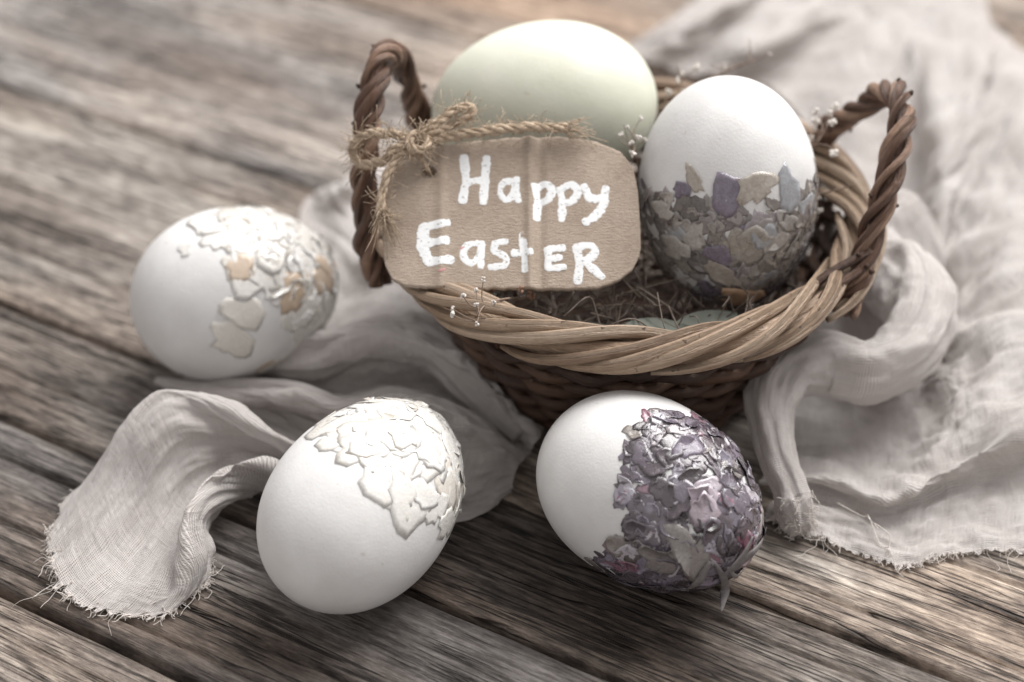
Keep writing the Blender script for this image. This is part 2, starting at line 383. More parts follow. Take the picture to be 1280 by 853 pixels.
for k in range(len(seams) - 1):
    w0, w1 = seams[k], seams[k + 1]
    gap = 0.10
    xs = np.linspace(-46, 46, 185); ws = np.linspace(w0 + gap, w1 - gap, max(24, int((w1 - w0) / (0.055 if k in (1, 2, 3, 4) else 0.12))))
    X, W = np.meshgrid(xs, ws, indexing='ij')
    q = np.stack([X * 0.06 + k * 9.1, W * 1.3, np.full_like(X, k * 3.3)], -1).reshape(-1, 3)
    Z = 0.035 * fbm(q, 1.0, 4).reshape(X.shape) - 0.02
    e = np.minimum(W - w0 - gap, w1 - gap - W)
    Z -= 0.16 * np.clip(1 - e / 0.22, 0, 1) ** 2.2
    for (wc, wd, dp) in cracks.get(k, []):
        mx_ = wc + 0.16 * fbm(np.stack([xs * 0.12, xs * 0 + wc, xs * 0], 1), 1.0, 3)
        am = np.clip(0.55 + 1.2 * fbm(np.stack([xs * 0.07, xs * 0 + wc * 2, xs * 0 + 5], 1), 1.0, 2), 0, 1)
        Z -= dp * am[:, None] * np.exp(-((W - mx_[:, None]) / wd) ** 2)
    Z -= 0.02
    # ragged long edges
    jag = 0.05 * fbm(np.stack([xs * 0.5, xs * 0 + k, xs * 0], 1), 1.0, 3)
    W = W + jag[:, None] * np.clip(1 - e / 0.5, 0, 1)
    nu, nv = X.shape
    v = np.stack([X, W, Z], -1).reshape(-1, 3); f = gridfaces(nu, nv)
    # thickness: skirt and bottom
    bot = []; ring = [i * nv for i in range(nu)] + [(nu - 1) * nv + j for j in range(1, nv)] + [i * nv + nv - 1 for i in range(nu - 2, -1, -1)] + [j for j in range(nv - 2, 0, -1)]
    n0 = len(v); vb = v[ring].copy(); vb[:, 2] = -2.2
    for i in range(len(ring)):
        j = (i + 1) % len(ring); f.append([ring[j], ring[i], n0 + i, n0 + j])
    f.append([n0 + i for i in range(len(ring))])
    mb = MB(); mb.add(np.vstack([v, vb]), f)
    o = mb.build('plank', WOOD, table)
    o.rotation_euler = (0, 0, math.radians(ANG)); o.color = (*[1.18 * q for q in tints[k]], 1)

# ------------------------------------------------------------------ eggs
class Egg:
    def __init__(s, c, axis, a, b, k):
        s.c = np.asarray(c, float); ax = np.asarray(axis, float); ax /= np.linalg.norm(ax)
        ref = np.array([0, 0, 1.0]) if abs(ax[2]) < 0.9 else np.array([0, 1.0, 0])
        e2 = np.cross(ref, ax); e2 /= np.linalg.norm(e2); s.M = np.stack([ax, e2, np.cross(ax, e2)], 1)
        s.a, s.b, s.k = a, b, k
    def surf(s, th, ph):
        r = s.b * np.sin(th) * (1 - s.k * np.cos(th))
        return np.stack([s.a * np.cos(th), r * np.cos(ph), r * np.sin(ph)], -1)
    def project(s, L):
        dx = L[..., 0]; dr = np.hypot(L[..., 1], L[..., 2]); sc_ = 1 / np.sqrt((dx / s.a) ** 2 + (dr / s.b) ** 2)
        for _ in range(6):
            ct = np.clip(sc_ * dx / s.a, -1, 1); bb = s.b * (1 - s.k * ct)
            sc_ = 1 / np.sqrt((dx / s.a) ** 2 + (dr / bb) ** 2)
        return L * sc_[..., None]
    def normal(s, L):
        n = L / np.array([s.a ** 2, s.b ** 2, s.b ** 2]); n[..., 0] += 0.0
        return n / np.linalg.norm(n, axis=-1)[..., None]
    def world(s, L): return s.c + L @ s.M.T
    def mesh(s, nt=48, npn=64):
        th = np.linspace(0, math.pi, nt)[1:-1]; ph = np.linspace(0, 2 * math.pi, npn, endpoint=False)
        T, Pp = np.meshgrid(th, ph, indexing='ij'); v = s.surf(T, Pp).reshape(-1, 3)
        f = []; m = nt - 2
        for i in range(m - 1):
            for j in range(npn):
                l = (j + 1) % npn; f.append((i * npn + j, (i + 1) * npn + j, (i + 1) * npn + l, i * npn + l))
        v = np.vstack([v, [[s.a, 0, 0], [-s.a, 0, 0]]])
        for j in range(npn):
            l = (j + 1) % npn; f.append((m * npn, j, l)); f.append((m * npn + 1, (m - 1) * npn + l, (m - 1) * npn + j))
        return s.world(v), f
    def lowest(s):
        return s.mesh()[0][:, 2].min()

def flake(egg, th, ph, size, aspect, rot, lift, tilt, seed, petal=0.0, nseg=18):
    """paper-thin torn scale glued on the shell; returns world verts, faces"""
    r_ = np.random.default_rng(seed)
    c = egg.surf(np.array(th), np.array(ph)); n = egg.normal(c)
    t1 = np.cross(n, [0.3, 0.5, 0.81]); t1 /= np.linalg.norm(t1); t2 = np.cross(n, t1)
    u = math.cos(rot) * t1 + math.sin(rot) * t2; w_ = -math.sin(rot) * t1 + math.cos(rot) * t2
    ph_ = np.linspace(0, 2 * math.pi, nseg, endpoint=False) + r_.normal(0, 0.06, nseg)
    rad = 1 + 0.16 * np.sin(2 * ph_ + r_.uniform(0, 6)) + 0.13 * np.sin(3 * ph_ + r_.uniform(0, 6)) + 0.08 * np.sin(5 * ph_ + r_.uniform(0, 6)) + r_.normal(0, 0.085, nseg)
    for _ in range(int(r_.integers(0, 3))): rad[int(r_.integers(nseg))] *= r_.uniform(0.55, 0.8)      # tears
    if petal: rad *= 1 - petal * (0.5 + 0.5 * np.cos(ph_)) ** 2 * 0.5
    rings = [0.0, 0.4, 0.75, 1.0]; tdir = r_.uniform(0, 2 * math.pi)
    wv = r_.uniform(0, 6); wa = r_.uniform(0.2, 1.0); V = []; sd = r_.uniform(0, 50)
    for k, rr in enumerate(rings):
        pp = [0.0] if rr == 0 else ph_
        for i, a in enumerate(pp):
            R = 0 if rr == 0 else rr * rad[i]
            x = R * math.cos(a) * size * aspect ** 0.5; y = R * math.sin(a) * size / aspect ** 0.5
            L = egg.project(c + u * x + w_ * y); nn = egg.normal(L)
            h = lift + tilt * size * 0.5 * (1 + math.cos(a - tdir)) ** 2 * 0.5 * rr ** 3 + 0.03 * wa * size * mnoise.noise(Vector((x * 5 / size, y * 5 / size, sd)) * 0.5)
            if rr == 1.0 and math.cos(a - tdir) < 0.5: h = min(h, lift * 0.7)
            V.append(L + nn * max(h, 0.0025))
    V = np.array(V)
    f = [(0, 1 + i, 1 + (i + 1) % nseg) for i in range(nseg)]
    for k in range(2):
        o = 1 + k * nseg
        for i in range(nseg):
            j = (i + 1) % nseg; f.append((o + i, o + nseg + i, o + nseg + j, o + j))
    n1 = len(V); ring = list(range(1 + 2 * nseg, 1 + 3 * nseg))
    nn = egg.normal(V[ring]); V = np.vstack([V, V[ring] - nn * 0.007, [V[0] - n * 0.007]])
    for i in range(nseg):
        j = (i + 1) % nseg
        f.append((ring[i], n1 + i, n1 + j, ring[j])); f.append((n1 + nseg, n1 + j, n1 + i))
    return egg.world(V), f

def egg_thing(name, label, egg, shell_mat, group=None):
    low = egg.lowest(); base = np.array([egg.c[0], egg.c[1], low])
    t = thing(name, label, 'egg', base, group)
    mb = MB(); mb.add(*egg.mesh(64, 96)); mb.build('shell', shell_mat, t)
    return t

def thph(egg, px, py):
    """the spot of the shell that is seen at photo position px, py"""
    o = (CAM - egg.c) @ egg.M; d = ray(px, py) @ egg.M
    best = None
    for s_ in np.linspace(30, 75, 9000):
        L = o + d * s_; rho = math.hypot(L[1], L[2]); ct = L[0] / egg.a
        if abs(ct) < 1 and rho < egg.b * math.sqrt(1 - ct * ct) * (1 - egg.k * ct):
            best = L; break
    if best is None: return None
    return math.acos(max(-1, min(1, best[0] / egg.a))), math.atan2(best[2], best[1])

def scatter(t, egg, name, mats, weights, n, th_edge, edge_amp, size, aspect, lift, tilt, seed, th_min=0.0, petal=0.0, edge_fn=None):
    r_ = np.random.default_rng(seed); k = 0; pts = []
    tries = 0
    while k < n and tries < 40000:
        tries += 1
        th = math.acos(1 - r_.uniform(0, 1) * (1 - math.cos(th_edge + edge_amp + .15))); ph = r_.uniform(0, 2 * math.pi)
        q = np.array([math.cos(ph) * 1.4, math.sin(ph) * 1.4, seed * 1.7])
        e = th_edge + edge_amp * mnoise.fractal(q, 1, 2, 3) * 1.6 + (edge_fn(ph) if edge_fn else 0)
        if th > e or th < th_min: continue
        c = egg.world(egg.surf(np.array(th), np.array(ph)))
        # poisson-like spacing so that the chips tile the shell
        if pts and min(np.linalg.norm(np.array(pts) - c, axis=1)) < size[0] * 0.72: continue
        pts.append(c)
        s_ = r_.uniform(*size) * (0.75 if th > e - 0.12 else 1)
        v, f = flake(egg, th, ph, s_, r_.uniform(*aspect), r_.uniform(0, 6.28), r_.uniform(*lift), r_.uniform(*tilt), int(r_.integers(1 << 30)), petal)
        MB().add(v, f).build(name, mats[r_.choice(len(mats), p=weights)], t, smooth=True); k += 1
    return k

def crushed(t, egg, mat, n, th_edge, edge_amp, size, seed, tilt=(0, .3)):
    """the layer of tiny crumbs under the large scales, too many to count"""
    r_ = np.random.default_rng(seed + 500); mb = MB(); k = 0
    while k < n:
        th = math.acos(1 - r_.uniform(0, 1) * (1 - math.cos(th_edge + edge_amp + .15))); ph = r_.uniform(0, 2 * math.pi)
        q = np.array([math.cos(ph) * 1.4, math.sin(ph) * 1.4, seed * 1.7])
        e = th_edge + edge_amp * mnoise.fractal(q, 1, 2, 3) * 1.6
        if th > e - 0.03: continue
        v, f = flake(egg, th, ph, r_.uniform(*size), r_.uniform(1, 2.2), r_.uniform(0, 6.28), r_.uniform(.003, .012), r_.uniform(*tilt), int(r_.integers(1 << 30)), 0, 9)
        mb.add(v, f, np.full((len(v), 2), r_.uniform())); k += 1
    tag(mb.build('crushed_flakes', mat, t), kind='stuff')

# shell tail of the cloth lies under some eggs, hence the small lifts
def on_table(px, py, axis, a, b, k, lift):
    e = Egg((0, 0, 0), axis, a, b, k); z = -e.lowest() + lift
    e.c = un(px, py, z); return e

e_front = on_table(456, 627, (0.47, 0.88, 0.07), 2.98, 2.10, 0.08, 0.02)
t = egg_thing('decorated_egg', 'white egg capped with pearly white flakes lying on the bare dark boards', e_front, SHELL)
scatter(t, e_front, 'flake', [PEARL, PEARLB], [0.98, 0.02], 90, 1.45, 0.22, (0.36, 0.62), (1.0, 1.6), (0.003, 0.010), (0.0, 0.04), 11)
for i, (px, py, s_) in enumerate([(500, 545, .62), (538, 570, .55), (455, 560, .6), (515, 620, .75), (560, 605, .55), (420, 548, .45), (480, 600, .55), (560, 655, .45), (535, 520, .5)]):
    tp = thph(e_front, px, py)
    if tp: MB().add(*flake(e_front, tp[0], tp[1], s_, 1.15, i * 1.3, 0.008 + 0.0015 * i, 0.03, 700 + i)).build('flake', PEARL, t)

r_ = np.random.default_rng(5)
for i in range(60):
    px, py = r_.uniform(392, 580), r_.uniform(500, 665)
    if py > np.interp(px, [392, 440, 490, 560, 580], [548, 582, 635, 662, 640]) - 12: continue
    tp = thph(e_front, px, py)
    if tp: MB().add(*flake(e_front, tp[0], tp[1], r_.uniform(.34, .62), r_.uniform(1, 1.5), r_.uniform(0, 6), r_.uniform(.005, .016), r_.uniform(.0, .06), 7000 + i)).build('flake', PEARL, t)
crushed(t, e_front, PEARL, 160, 1.40, 0.22, (.15, .3), 11)

e_purple = on_table(812, 616, (0.76, -0.65, -0.07), 2.84, 2.13, 0.09, 0.02)
t = egg_thing('decorated_egg', 'white egg with glossy violet petal flakes lying in front of the basket', e_purple, SHELL)
scatter(t, e_purple, 'flake', [PURPLE, LILAC, TAUPE], [0.88, 0.05, 0.07], 285, 1.50, 0.16, (0.17, 0.40), (1.0, 2.0), (0.005, 0.03), (0.02, 0.24), 23)
for i, (px, py, s_, m_) in enumerate([(905, 535, .42, PURPLE), (865, 690, .55, TAUPE), (830, 700, .5, TAUPE), (860, 560, .34, LILAC), (880, 640, .36, PURPLE)]):
    tp = thph(e_purple, px, py)
    if tp: MB().add(*flake(e_purple, tp[0], tp[1], s_, 1.5, 1.9 + i, 0.045, 0.2, 800 + i)).build('flake', m_, t)
crushed(t, e_purple, PURPLE, 700, 1.50, 0.16, (.09, .2), 23, (0, .25))
def strip(pts, widths, name, mat, parent, thick=0.03):
    p = cr(pts, 14); wd = np.interp(np.linspace(0, 1, 14), np.linspace(0, 1, len(widths)), widths)
    v, f, uv = tube(p, wd, 8, flat=0.28); return MB().add(v, f, uv).build(name, mat, parent)
def near_purple(px, py, z):
    tp = thph(e_purple, px, py)
    return e_purple.world(e_purple.surf(np.array(tp[0]), np.array(tp[1])) * 1.05) if tp else un(px, py, z)
for pts, wd in [([(935, 668), (925, 688), (910, 705), (897, 716)], [.04, .12, .10, .03]), ([(958, 660), (942, 680), (922, 698), (905, 712)], [.03, .08, .09, .04]),
                ([(890, 700), (900, 718), (906, 738), (902, 764)], [.03, .09, .13, .02]), ([(884, 698), (876, 712), (868, 724), (858, 738)], [.04, .09, .10, .03]), ([(905, 705), (915, 716), (930, 712)], [.03, .06, .02])]:
    strip([near_purple(*q, .9) for q in pts], wd, 'petal_stalk', STALK, t)

e_left = on_table(295, 366, (0.87, 0.49, -0.03), 2.80, 2.27, 0.06, 0.06)
t = egg_thing('decorated_egg', 'white egg with creamy pearly flakes and tan scraps lying beside the gauze tail', e_left, SHELL)
scatter(t, e_left, 'flake', [PEARL, PEARLB], [0.90, 0.10], 190, 1.58, 0.25, (0.30, 0.56), (1.0, 1.7), (0.003, 0.012), (0.0, 0.07), 37)
for i, (px, py, s_, m_) in enumerate([(300, 270, .5, PEARL), (330, 285, .6, PEARL), (345, 310, .65, PEARL), (365, 295, .55, PEARL), (280, 275, .4, PEARL), (310, 350, .5, PEARL), (305, 390, .5, PEARL), (290, 425, .6, PEARL), (365, 370, .42, PEARLB), (300, 335, .35, PEARLB), (405, 345, .5, PEARLB), (232, 312, .2, PEARL), (385, 270, .4, PEARL)]):
    tp = thph(e_left, px, py)
    if tp: MB().add(*flake(e_left, tp[0], tp[1], s_, 1.2, i * 2.1, 0.008 + 0.0015 * i, 0.07, 900 + i)).build('flake', m_, t)

r_ = np.random.default_rng(6)
for i in range(44):
    px, py = r_.uniform(248, 405), r_.uniform(258, 350)
    if py > np.interp(px, [248, 300, 405], [290, 345, 350]): continue
    tp = thph(e_left, px, py)
    if tp: MB().add(*flake(e_left, tp[0], tp[1], r_.uniform(.26, .52), r_.uniform(1, 1.6), r_.uniform(0, 6), r_.uniform(.005, .018), r_.uniform(.0, .12), 8000 + i)).build('flake', PEARL, t)
crushed(t, e_left, PEARL, 220, 1.50, 0.25, (.12, .3), 37)

BZ = 0.16           # the basket stands on the thin cloth
e_green = Egg(un(680, 134, 6.4), (-0.985, 0.05, -0.12), 2.98, 2.24, 0.05)
g_egg = MB().add(*e_green.mesh(64, 96)).build('green_egg', SHELLG, None, origin=(e_green.c[0], e_green.c[1], e_green.lowest()))
tag(g_egg, 'large plain pale green egg resting in the basket behind the cardboard tag', 'egg')

e_bask = Egg(un(910, 241, 6.0), (0.06, -0.26, -0.96), 2.92, 2.22, 0.02)
t = egg_thing('decorated_egg', 'upright white egg with taupe and lilac petals on its lower half inside the basket', e_bask, SHELL)
scatter(t, e_bask, 'petal', [TAUPE, CREAM, LILAC, BLUEW], [0.78, 0.1, 0.06, 0.06], 280, 1.74, 0.12, (0.19, 0.42), (1.0, 2.2), (0.004, 0.02), (0.0, 0.14), 51, petal=0.4)
for i, (px, py, s_, asp, rot, m_) in enumerate([(913, 245, .50, 1.1, .5, LILAC), (948, 235, .5, 1.4, 1.2, CREAM), (985, 235, .48, 1.6, 1.1, BLUEW), (945, 308, .56, 1.15, .3, CREAM), (955, 295, .35, 1.3, 2, BLUEW), (852, 238, .24, 1.0, 0, LILAC), (868, 225, .28, 2.2, .5, CREAM), (900, 320, .34, 1.9, 0, LILAC), (830, 262, .34, 1.5, 1.2, TAUPE), (905, 345, .42, 1.8, 0, CREAM), (845, 310, .45, 1.2, .9, TAUPE)]):
    tp = thph(e_bask, px, py)
    if tp: MB().add(*flake(e_bask, tp[0], tp[1], s_, asp, rot, 0.02 + 0.003 * i, 0.08, 1000 + i, 0.3)).build('petal', m_, t)
tp = thph(e_bask, 928, 371)
if tp: MB().add(*flake(e_bask, tp[0], tp[1], .5, 1.7, 0.2, 0.09, 0.05, 1100)).build('petal', TANSPOT, t)

crushed(t, e_bask, TAUPE, 420, 1.72, 0.10, (.14, .3), 51, (0, .12))
# ------------------------------------------------------------------ basket
CY = 0.25; BX = 0.22; RX, RY = 5.85, 6.2; ZR = 4.72
bk = thing('wicker_basket', 'small round wicker basket with tan rim and two twisted brown handles', 'basket', (BX, CY, BZ))
def wall_r(z):       # radius factor from the foot to the rim
    tt = np.clip((z - BZ) / (ZR - BZ), 0, 1); return 0.585 + 0.395 * tt ** 0.85
def ring_pt(th, z, dr=0.0):
    k = wall_r(z); return np.stack([BX + (RX * k + dr) * np.cos(th), CY + (RY * k + dr) * np.sin(th), z + 0 * th], -1)
NST = 28
# base: a disc of wound cane
bs = []
for r0 in np.arange(0.15, 3.45, 0.3):
    th = np.linspace(0, 2 * math.pi, 60, endpoint=False)
    p = np.stack([BX + r0 * RX / 6 * np.cos(th), CY + r0 * RY / 6 * np.sin(th), np.full_like(th, BZ + 0.17)], -1)
    MB().add(*tube(p, 0.16, 6, True)).build('base_coil', WDARK, bk)
for i in range(NST):
    th = 2 * math.pi * i / NST
    z = np.linspace(BZ + 0.1, ZR, 10); p = ring_pt(np.full_like(z, th), z)
    MB().add(*tube(p, 0.13, 6)).build('stake', WDARK, bk)
nrow = 13
for k in range(nrow):
    z = BZ + 0.2 + (ZR - 0.55 - BZ - 0.2) * k / (nrow - 1)
    th = np.linspace(0, 2 * math.pi, NST * 6, endpoint=False)
    wob = 0.03 * np.sin(5 * th + k * 2.1)
    p = ring_pt(th, z, 0); dr = 0.17 * np.cos(NST / 2 * th + k * math.pi)
    p[:, 0] += dr * np.cos(th); p[:, 1] += dr * np.sin(th); p[:, 2] += wob + 0.04 * np.sin(NST / 2 * th * 2 + k)
    rr = 0.165 + 0.02 * np.sin(3 * th + k * 1.3)
    MB().add(*tube(p, rr, 7, True)).build('weaver', WDARK, bk)
# rim: a solid core wound with long peeled canes
th = np.linspace(0, 2 * math.pi, 120, endpoint=False)
p = np.stack([BX + RX * np.cos(th), CY + RY * np.sin(th), np.full_like(th, ZR)], -1)
MB().add(*tube(p, 0.30, 8, True)).build('rim_core', WTAN, bk)
NS = 30
for i in range(NS):
    t0 = 2 * math.pi * (i + 0.3 * rng.uniform(-1, 1)) / NS; span = rng.uniform(1.0, 1.25)
    u = np.linspace(0, 1, 44); th = t0 - u * span
    ph = math.radians(195) - np.radians(255) * (u * 0.92 + 0.04) + 0.1 * rng.normal()
    ra = 0.37 + rng.uniform(-.05, .07) + 0.07 * np.sin(math.pi * u) + 0.045 * np.sin(u * 9 + i)
    ph2 = ph
    rr_ = RX + 1.25 * ra * np.cos(ph2)
    p = np.stack([BX + rr_ * np.cos(th), CY + (rr_ + RY - RX) * np.sin(th), ZR + ra * np.sin(ph2)], -1)
    rad = (0.075 + 0.085 * np.sin(math.pi * np.clip(u * 1.02, 0, 1)) ** 0.6) * rng.uniform(0.88, 1.15)
    MB().add(*tube(p, rad, 8)).build('rim_cane', WTAN, bk)
def handle(ctrl, twist, seed, ns=5):
    r_ = np.random.default_rng(seed)
    P = cr(ctrl, 110); t_, N, B = frames(P)
    core = MB().add(*tube(P, 0.15, 6)).build('handle', WHAND, bk)
    for s_ in range(ns):
        u = np.linspace(0, 1, 110)
        a = 2 * math.pi * s_ / ns + twist * u * 2 * math.pi + 0.35 * np.sin(u * 11 + s_ * 2)
        R = 0.225 + 0.045 * np.sin(u * 17 + s_ * 1.9)
        R = R * (1 + 0.0 * u)
        p = P + R[:, None] * (np.cos(a)[:, None] * N + np.sin(a)[:, None] * B)
        rad = (0.15, .12, .145, .10, .135)[s_] + 0.02 * np.sin(u * 23 + s_ * 3) + 0.012 * r_.normal(size=110).cumsum() / 10
        lo = int(r_.integers(0, 4)); hi = 110 - int(r_.integers(0, 5))
        MB().add(*tube(p[lo:hi], rad[lo:hi], 8, flat=0.85)).build('handle_cane', WHAND, core)
    # small snags and cut twig ends
    for k in range(9):
        i = int(r_.integers(15, 95)); a = r_.uniform(0, 6.28)
        d = math.cos(a) * N[i] + math.sin(a) * B[i]
        q = P[i] + d * 0.33; MB().add(*tube(np.stack([q, q + d * 0.10 + t_[i] * 0.05]), [0.07, 0.04], 6)).build('cane_bud', WDARK, core)
    return core
handle([(5.3, -3.35, 4.05), (5.6, -3.1, 4.9), (6.0, -2.5, 6.0), (6.5, -1.5, 7.2), (6.8, -.3, 8.0), (6.66, .9, 7.9), (6.2, 2.1, 6.8), (5.6, 3.0, 5.6), (5.3, 3.4, 4.2)], 4.2, 5)
handle([(-6.15, -1.25, 3.5), (-6.4, -1.1, 4.9), (-6.42, -.75, 6.4), (-6.3, -.1, 7.7), (-6.1, .9, 8.6), (-5.85, 1.9, 8.5), (-5.55, 2.8, 7.5), (-5.3, 3.4, 6.0), (-5.2, 3.7, 4.6)], 4.4, 9)
# loose cane ends poking over the rim by the right handle
for (a_, b_, c_) in [((4.1, -3.9, 4.9), (4.9, -3.4, 5.3), (5.9, -2.9, 5.6)), ((4.3, -4.2, 4.75), (5.0, -3.7, 5.1), (5.8, -3.1, 5.3))]:
    MB().add(*tube(cr([a_, b_, c_], 16), 0.11, 6)).build('cane_end', WHAND, bk)

# ------------------------------------------------------------------ nest of dried stems in the basket
mb = MB(); r_ = np.random.default_rng(3)
for i in range(320):
    a = r_.uniform(0, 2 * math.pi); R = 5.0 * math.sqrt(r_.uniform(0, 1)); c = np.array([R * math.cos(a), CY + R * math.sin(a), r_.uniform(1.4, 3.5)])
    d = r_.normal(size=3); d[2] *= 0.35; d /= np.linalg.norm(d); L = r_.uniform(0.6, 1.9)
    sd = r_.normal(size=3) * 0.35
    p = cr([c - d * L, c - d * L * .3 + sd * 0.5, c + d * L * .4 + sd, c + d * L], 9)
    rr = np.hypot(p[:, 0], p[:, 1] - CY); lim = 5.5 * (0.62 + 0.38 * p[:, 2] / 4.7)
    k = np.minimum(1, lim / np.maximum(rr, .01)); p[:, 0] *= k; p[:, 1] = CY + (p[:, 1] - CY) * k
    # keep clear of the eggs
    mb.add(*tube(p, r_.uniform(0.012, 0.05), 5))
for i in range(110):      # springy stems looping up between the eggs and the front rim
    c = np.array([r_.uniform(-3.8, 4.2), r_.uniform(-5.0, -2.8), r_.uniform(3.9, 4.6)])
    if np.hypot(c[0] / 1.0, c[1] - CY) > 5.1: continue
    d = r_.normal(size=3); d[2] *= .55; d /= np.linalg.norm(d); L = r_.uniform(.4, 1.1); sd = r_.normal(size=3) * .3
    mb.add(*tube(cr([c - d * L, c - d * L * .3 + sd * .6, c + d * L * .4 + sd, c + d * L], 12), r_.uniform(.012, .024), 4))
tag(mb.build('dried_stems', TWIG, None, origin=(0, CY, 2.0)), 'tangle of thin dried stems filling the basket under the eggs', 'dried stems', None, 'stuff')

def leaf(c, d, L, wd, label):
    d = np.asarray(d, float); d /= np.linalg.norm(d); s_ = np.cross(d, [0, 0, 1]); s_ /= np.linalg.norm(s_); nrm = np.cross(s_, d)
    u = np.linspace(0, 1, 14); vv = np.linspace(-1, 1, 7); U, V = np.meshgrid(u, vv, indexing='ij')
    half = wd * np.sin(math.pi * np.clip(U, .02, .98)) ** 0.75
    Pt = np.asarray(c) + (U[..., None] - .5) * L * d + (V * half)[..., None] * s_ + (0.12 * V ** 2 - 0.25 * (U - .5) ** 2 * 2)[..., None] * nrm
    top = Pt.reshape(-1, 3); n = len(top); f = gridfaces(14, 7)
    f2 = [tuple(i + n for i in q[::-1]) for q in f]
    o = MB().add(np.vstack([top, top - nrm * 0.03]), f + f2).build('dried_leaf', LEAF, None, origin=c)
    return tag(o, label, 'leaf', 'dusty green leaves in the basket')
LW = ['below the middle of the word Easter', 'below the last letter R of Easter', 'between the tag corner and upright egg', 'beneath the upright petalled egg', 'behind the white sprig on the rim']
for c, d in [((-2.5, -4.1, 4.15), (1, .05, -.05)), ((-.9, -4.4, 4.05), (1, -.3, .05)), ((.5, -4.3, 4.10), (1, .3, .0)), ((1.8, -4.0, 4.05), (.9, .5, .1)), ((-3.7, -3.0, 4.15), (1, -.5, 0))]:
    leaf(c, d, 2.2, .55, 'dusty grey green leaf in the basket ' + LW.pop(0))

def sprig(name, label, pts, branches, heads, head_mat=BLOOM, hr=0.09, group=None, seed=1):
    r_ = np.random.default_rng(seed); p = cr(pts, 24)
    t = thing(name, label, 'dried flower', p[0], group)
    MB().add(*tube(p, np.linspace(.03, .016, 24), 5)).build('stem', STEMD, t)
    ends = [p[-1]]
    for k in range(branches):
        i = int(r_.integers(9, 23)); d = r_.normal(size=3); d[2] = abs(d[2]) * .8 + .2; d /= np.linalg.norm(d); L = r_.uniform(.35, .9)
        q = cr([p[i], p[i] + d * L * .5 + r_.normal(size=3) * .06, p[i] + d * L], 8)
        MB().add(*tube(q, np.linspace(.018, .011, 8), 4)).build('branchlet', STEMD, t); ends.append(q[-1])
    for e in ends[:heads]:
        # a ball of tiny petals
        bm = bmesh.new(); bmesh.ops.create_icosphere(bm, subdivisions=1, radius=1)
        v = np.array([x.co[:] for x in bm.verts]); f = [[x.index for x in q.verts] for q in bm.faces]; bm.free()
        mb = MB(); R = hr * r_.uniform(.7, 1.25)
        for k in range(6):
            d = r_.normal(size=3); d /= np.linalg.norm(d); mb.add(e + d * R * .6 + v * R * .55 * r_.uniform(.7, 1.1, (1, 3)), f)
        mb.build('flower_head', head_mat, t)
    return t
sprig('flower_sprig', 'sprig of tiny white dried blooms hanging over the rim below the tag', [un(655, 372, 4.6), un(625, 375, 5.2), un(603, 385, 5.35), un(596, 405, 5.25)], 7, 8, hr=.075, seed=4)
sprig('flower_sprig', 'sprig of white dried blooms standing behind the upright egg beside the handle', [(4.0, 2.0, 4.0), (4.4, 2.0, 5.6), un(1020, 180, 6.6), un(1043, 134, 7.2)], 9, 9, hr=.12, seed=6)
sprig('flower_sprig', 'thin bare dried sprig arching over the back rim of the basket', [(1.6, 3.2, 4.2), un(870, 118, 6.2), un(905, 92, 7.0), un(962, 68, 7.6)], 6, 3, hr=.07, seed=8)
sprig('flower_sprig', 'dried bloom sprig poking up between the green egg and upright egg', [(0.9, 1.2, 4.2), (1.1, 1.7, 6.0), un(850, 110, 7.0), un(853, 92, 7.4)], 5, 5, hr=.1, seed=12)
sprig('flower_sprig', 'small dried seed head squeezed between the tag and upright egg', [(0.6, -1.4, 3.6), un(800, 230, 5.6), un(793, 195, 6.9), un(788, 178, 7.4)], 10, 8, hr=.09, seed=14)
sprig('flower_sprig', 'brown budded stem lying across the leaves below the tag', [un(560, 400, 4.4), un(610, 385, 4.7), un(665, 370, 4.8)], 5, 5, BUD, .12, seed=17)
sprig('straw_stalk', 'single pale straw stalk between the upright egg and twisted handle', [un(1000, 252, 5.4), un(1030, 242, 5.9), un(1068, 232, 6.3)], 0, 0, seed=19)
sprig('flower_sprig', 'twiggy dried stem with pale blooms inside the right rim of the basket', [(3.4, -2.6, 3.6), (4.4, -1.0, 4.4), (4.7, .6, 4.9), (4.6, 1.8, 5.2)], 9, 8, hr=.10, seed=21)

# ------------------------------------------------------------------ cardboard tag
un_dir = np.array([0.0, 0.80, 0.60])                      # its up direction: it leans back on the green egg
tn = np.cross(np.array([1.0, 0, 0]), un_dir)                # front face normal (towards the viewer)
tp0 = np.array([-2.5, -3.6, 5.45])
def tg(px, py, h=0.0): return rays(px, py, tn, tp0 + tn * h)
def tloc(px, py):
    q = tg(px, py) - tp0; return np.array([q[0], q @ un_dir])
TT = thing('gift_tag', 'torn brown cardboard tag hand painted with the words Happy Easter', 'tag', tg(640, 362))
topc = [(479, 222), (483, 211), (500, 203), (520, 195), (548, 183), (590, 177), (640, 172), (700, 171), (744, 177), (775, 189), (791, 208), (797, 235), (800, 270), (801, 300)]
botc = [(479, 300), (481, 330), (490, 348), (505, 357), (530, 359), (570, 361), (650, 361), (700, 362), (746, 361), (772, 351), (790, 338), (798, 322), (801, 312), (801, 305)]
tl = np.array([tloc(*q) for q in topc]); bl = np.array([tloc(*q) for q in botc])
NX, NY = 150, 60
xs = np.linspace(tl[0, 0] + .004, tl[-1, 0] - .004, NX)
yt = np.interp(xs, tl[:, 0], tl[:, 1]); yb = np.interp(xs, bl[:, 0], bl[:, 1])
yt += 0.02 * fbm(np.stack([xs * 4, xs * 0, xs * 0], 1), 1, 3); yb += 0.03 * fbm(np.stack([xs * 5, xs * 0 + 3, xs * 0], 1), 1, 3)
vv = np.linspace(0, 1, NY)
X2 = np.repeat(xs[:, None], NY, 1); Y2 = yb[:, None] + (yt - yb)[:, None] * vv
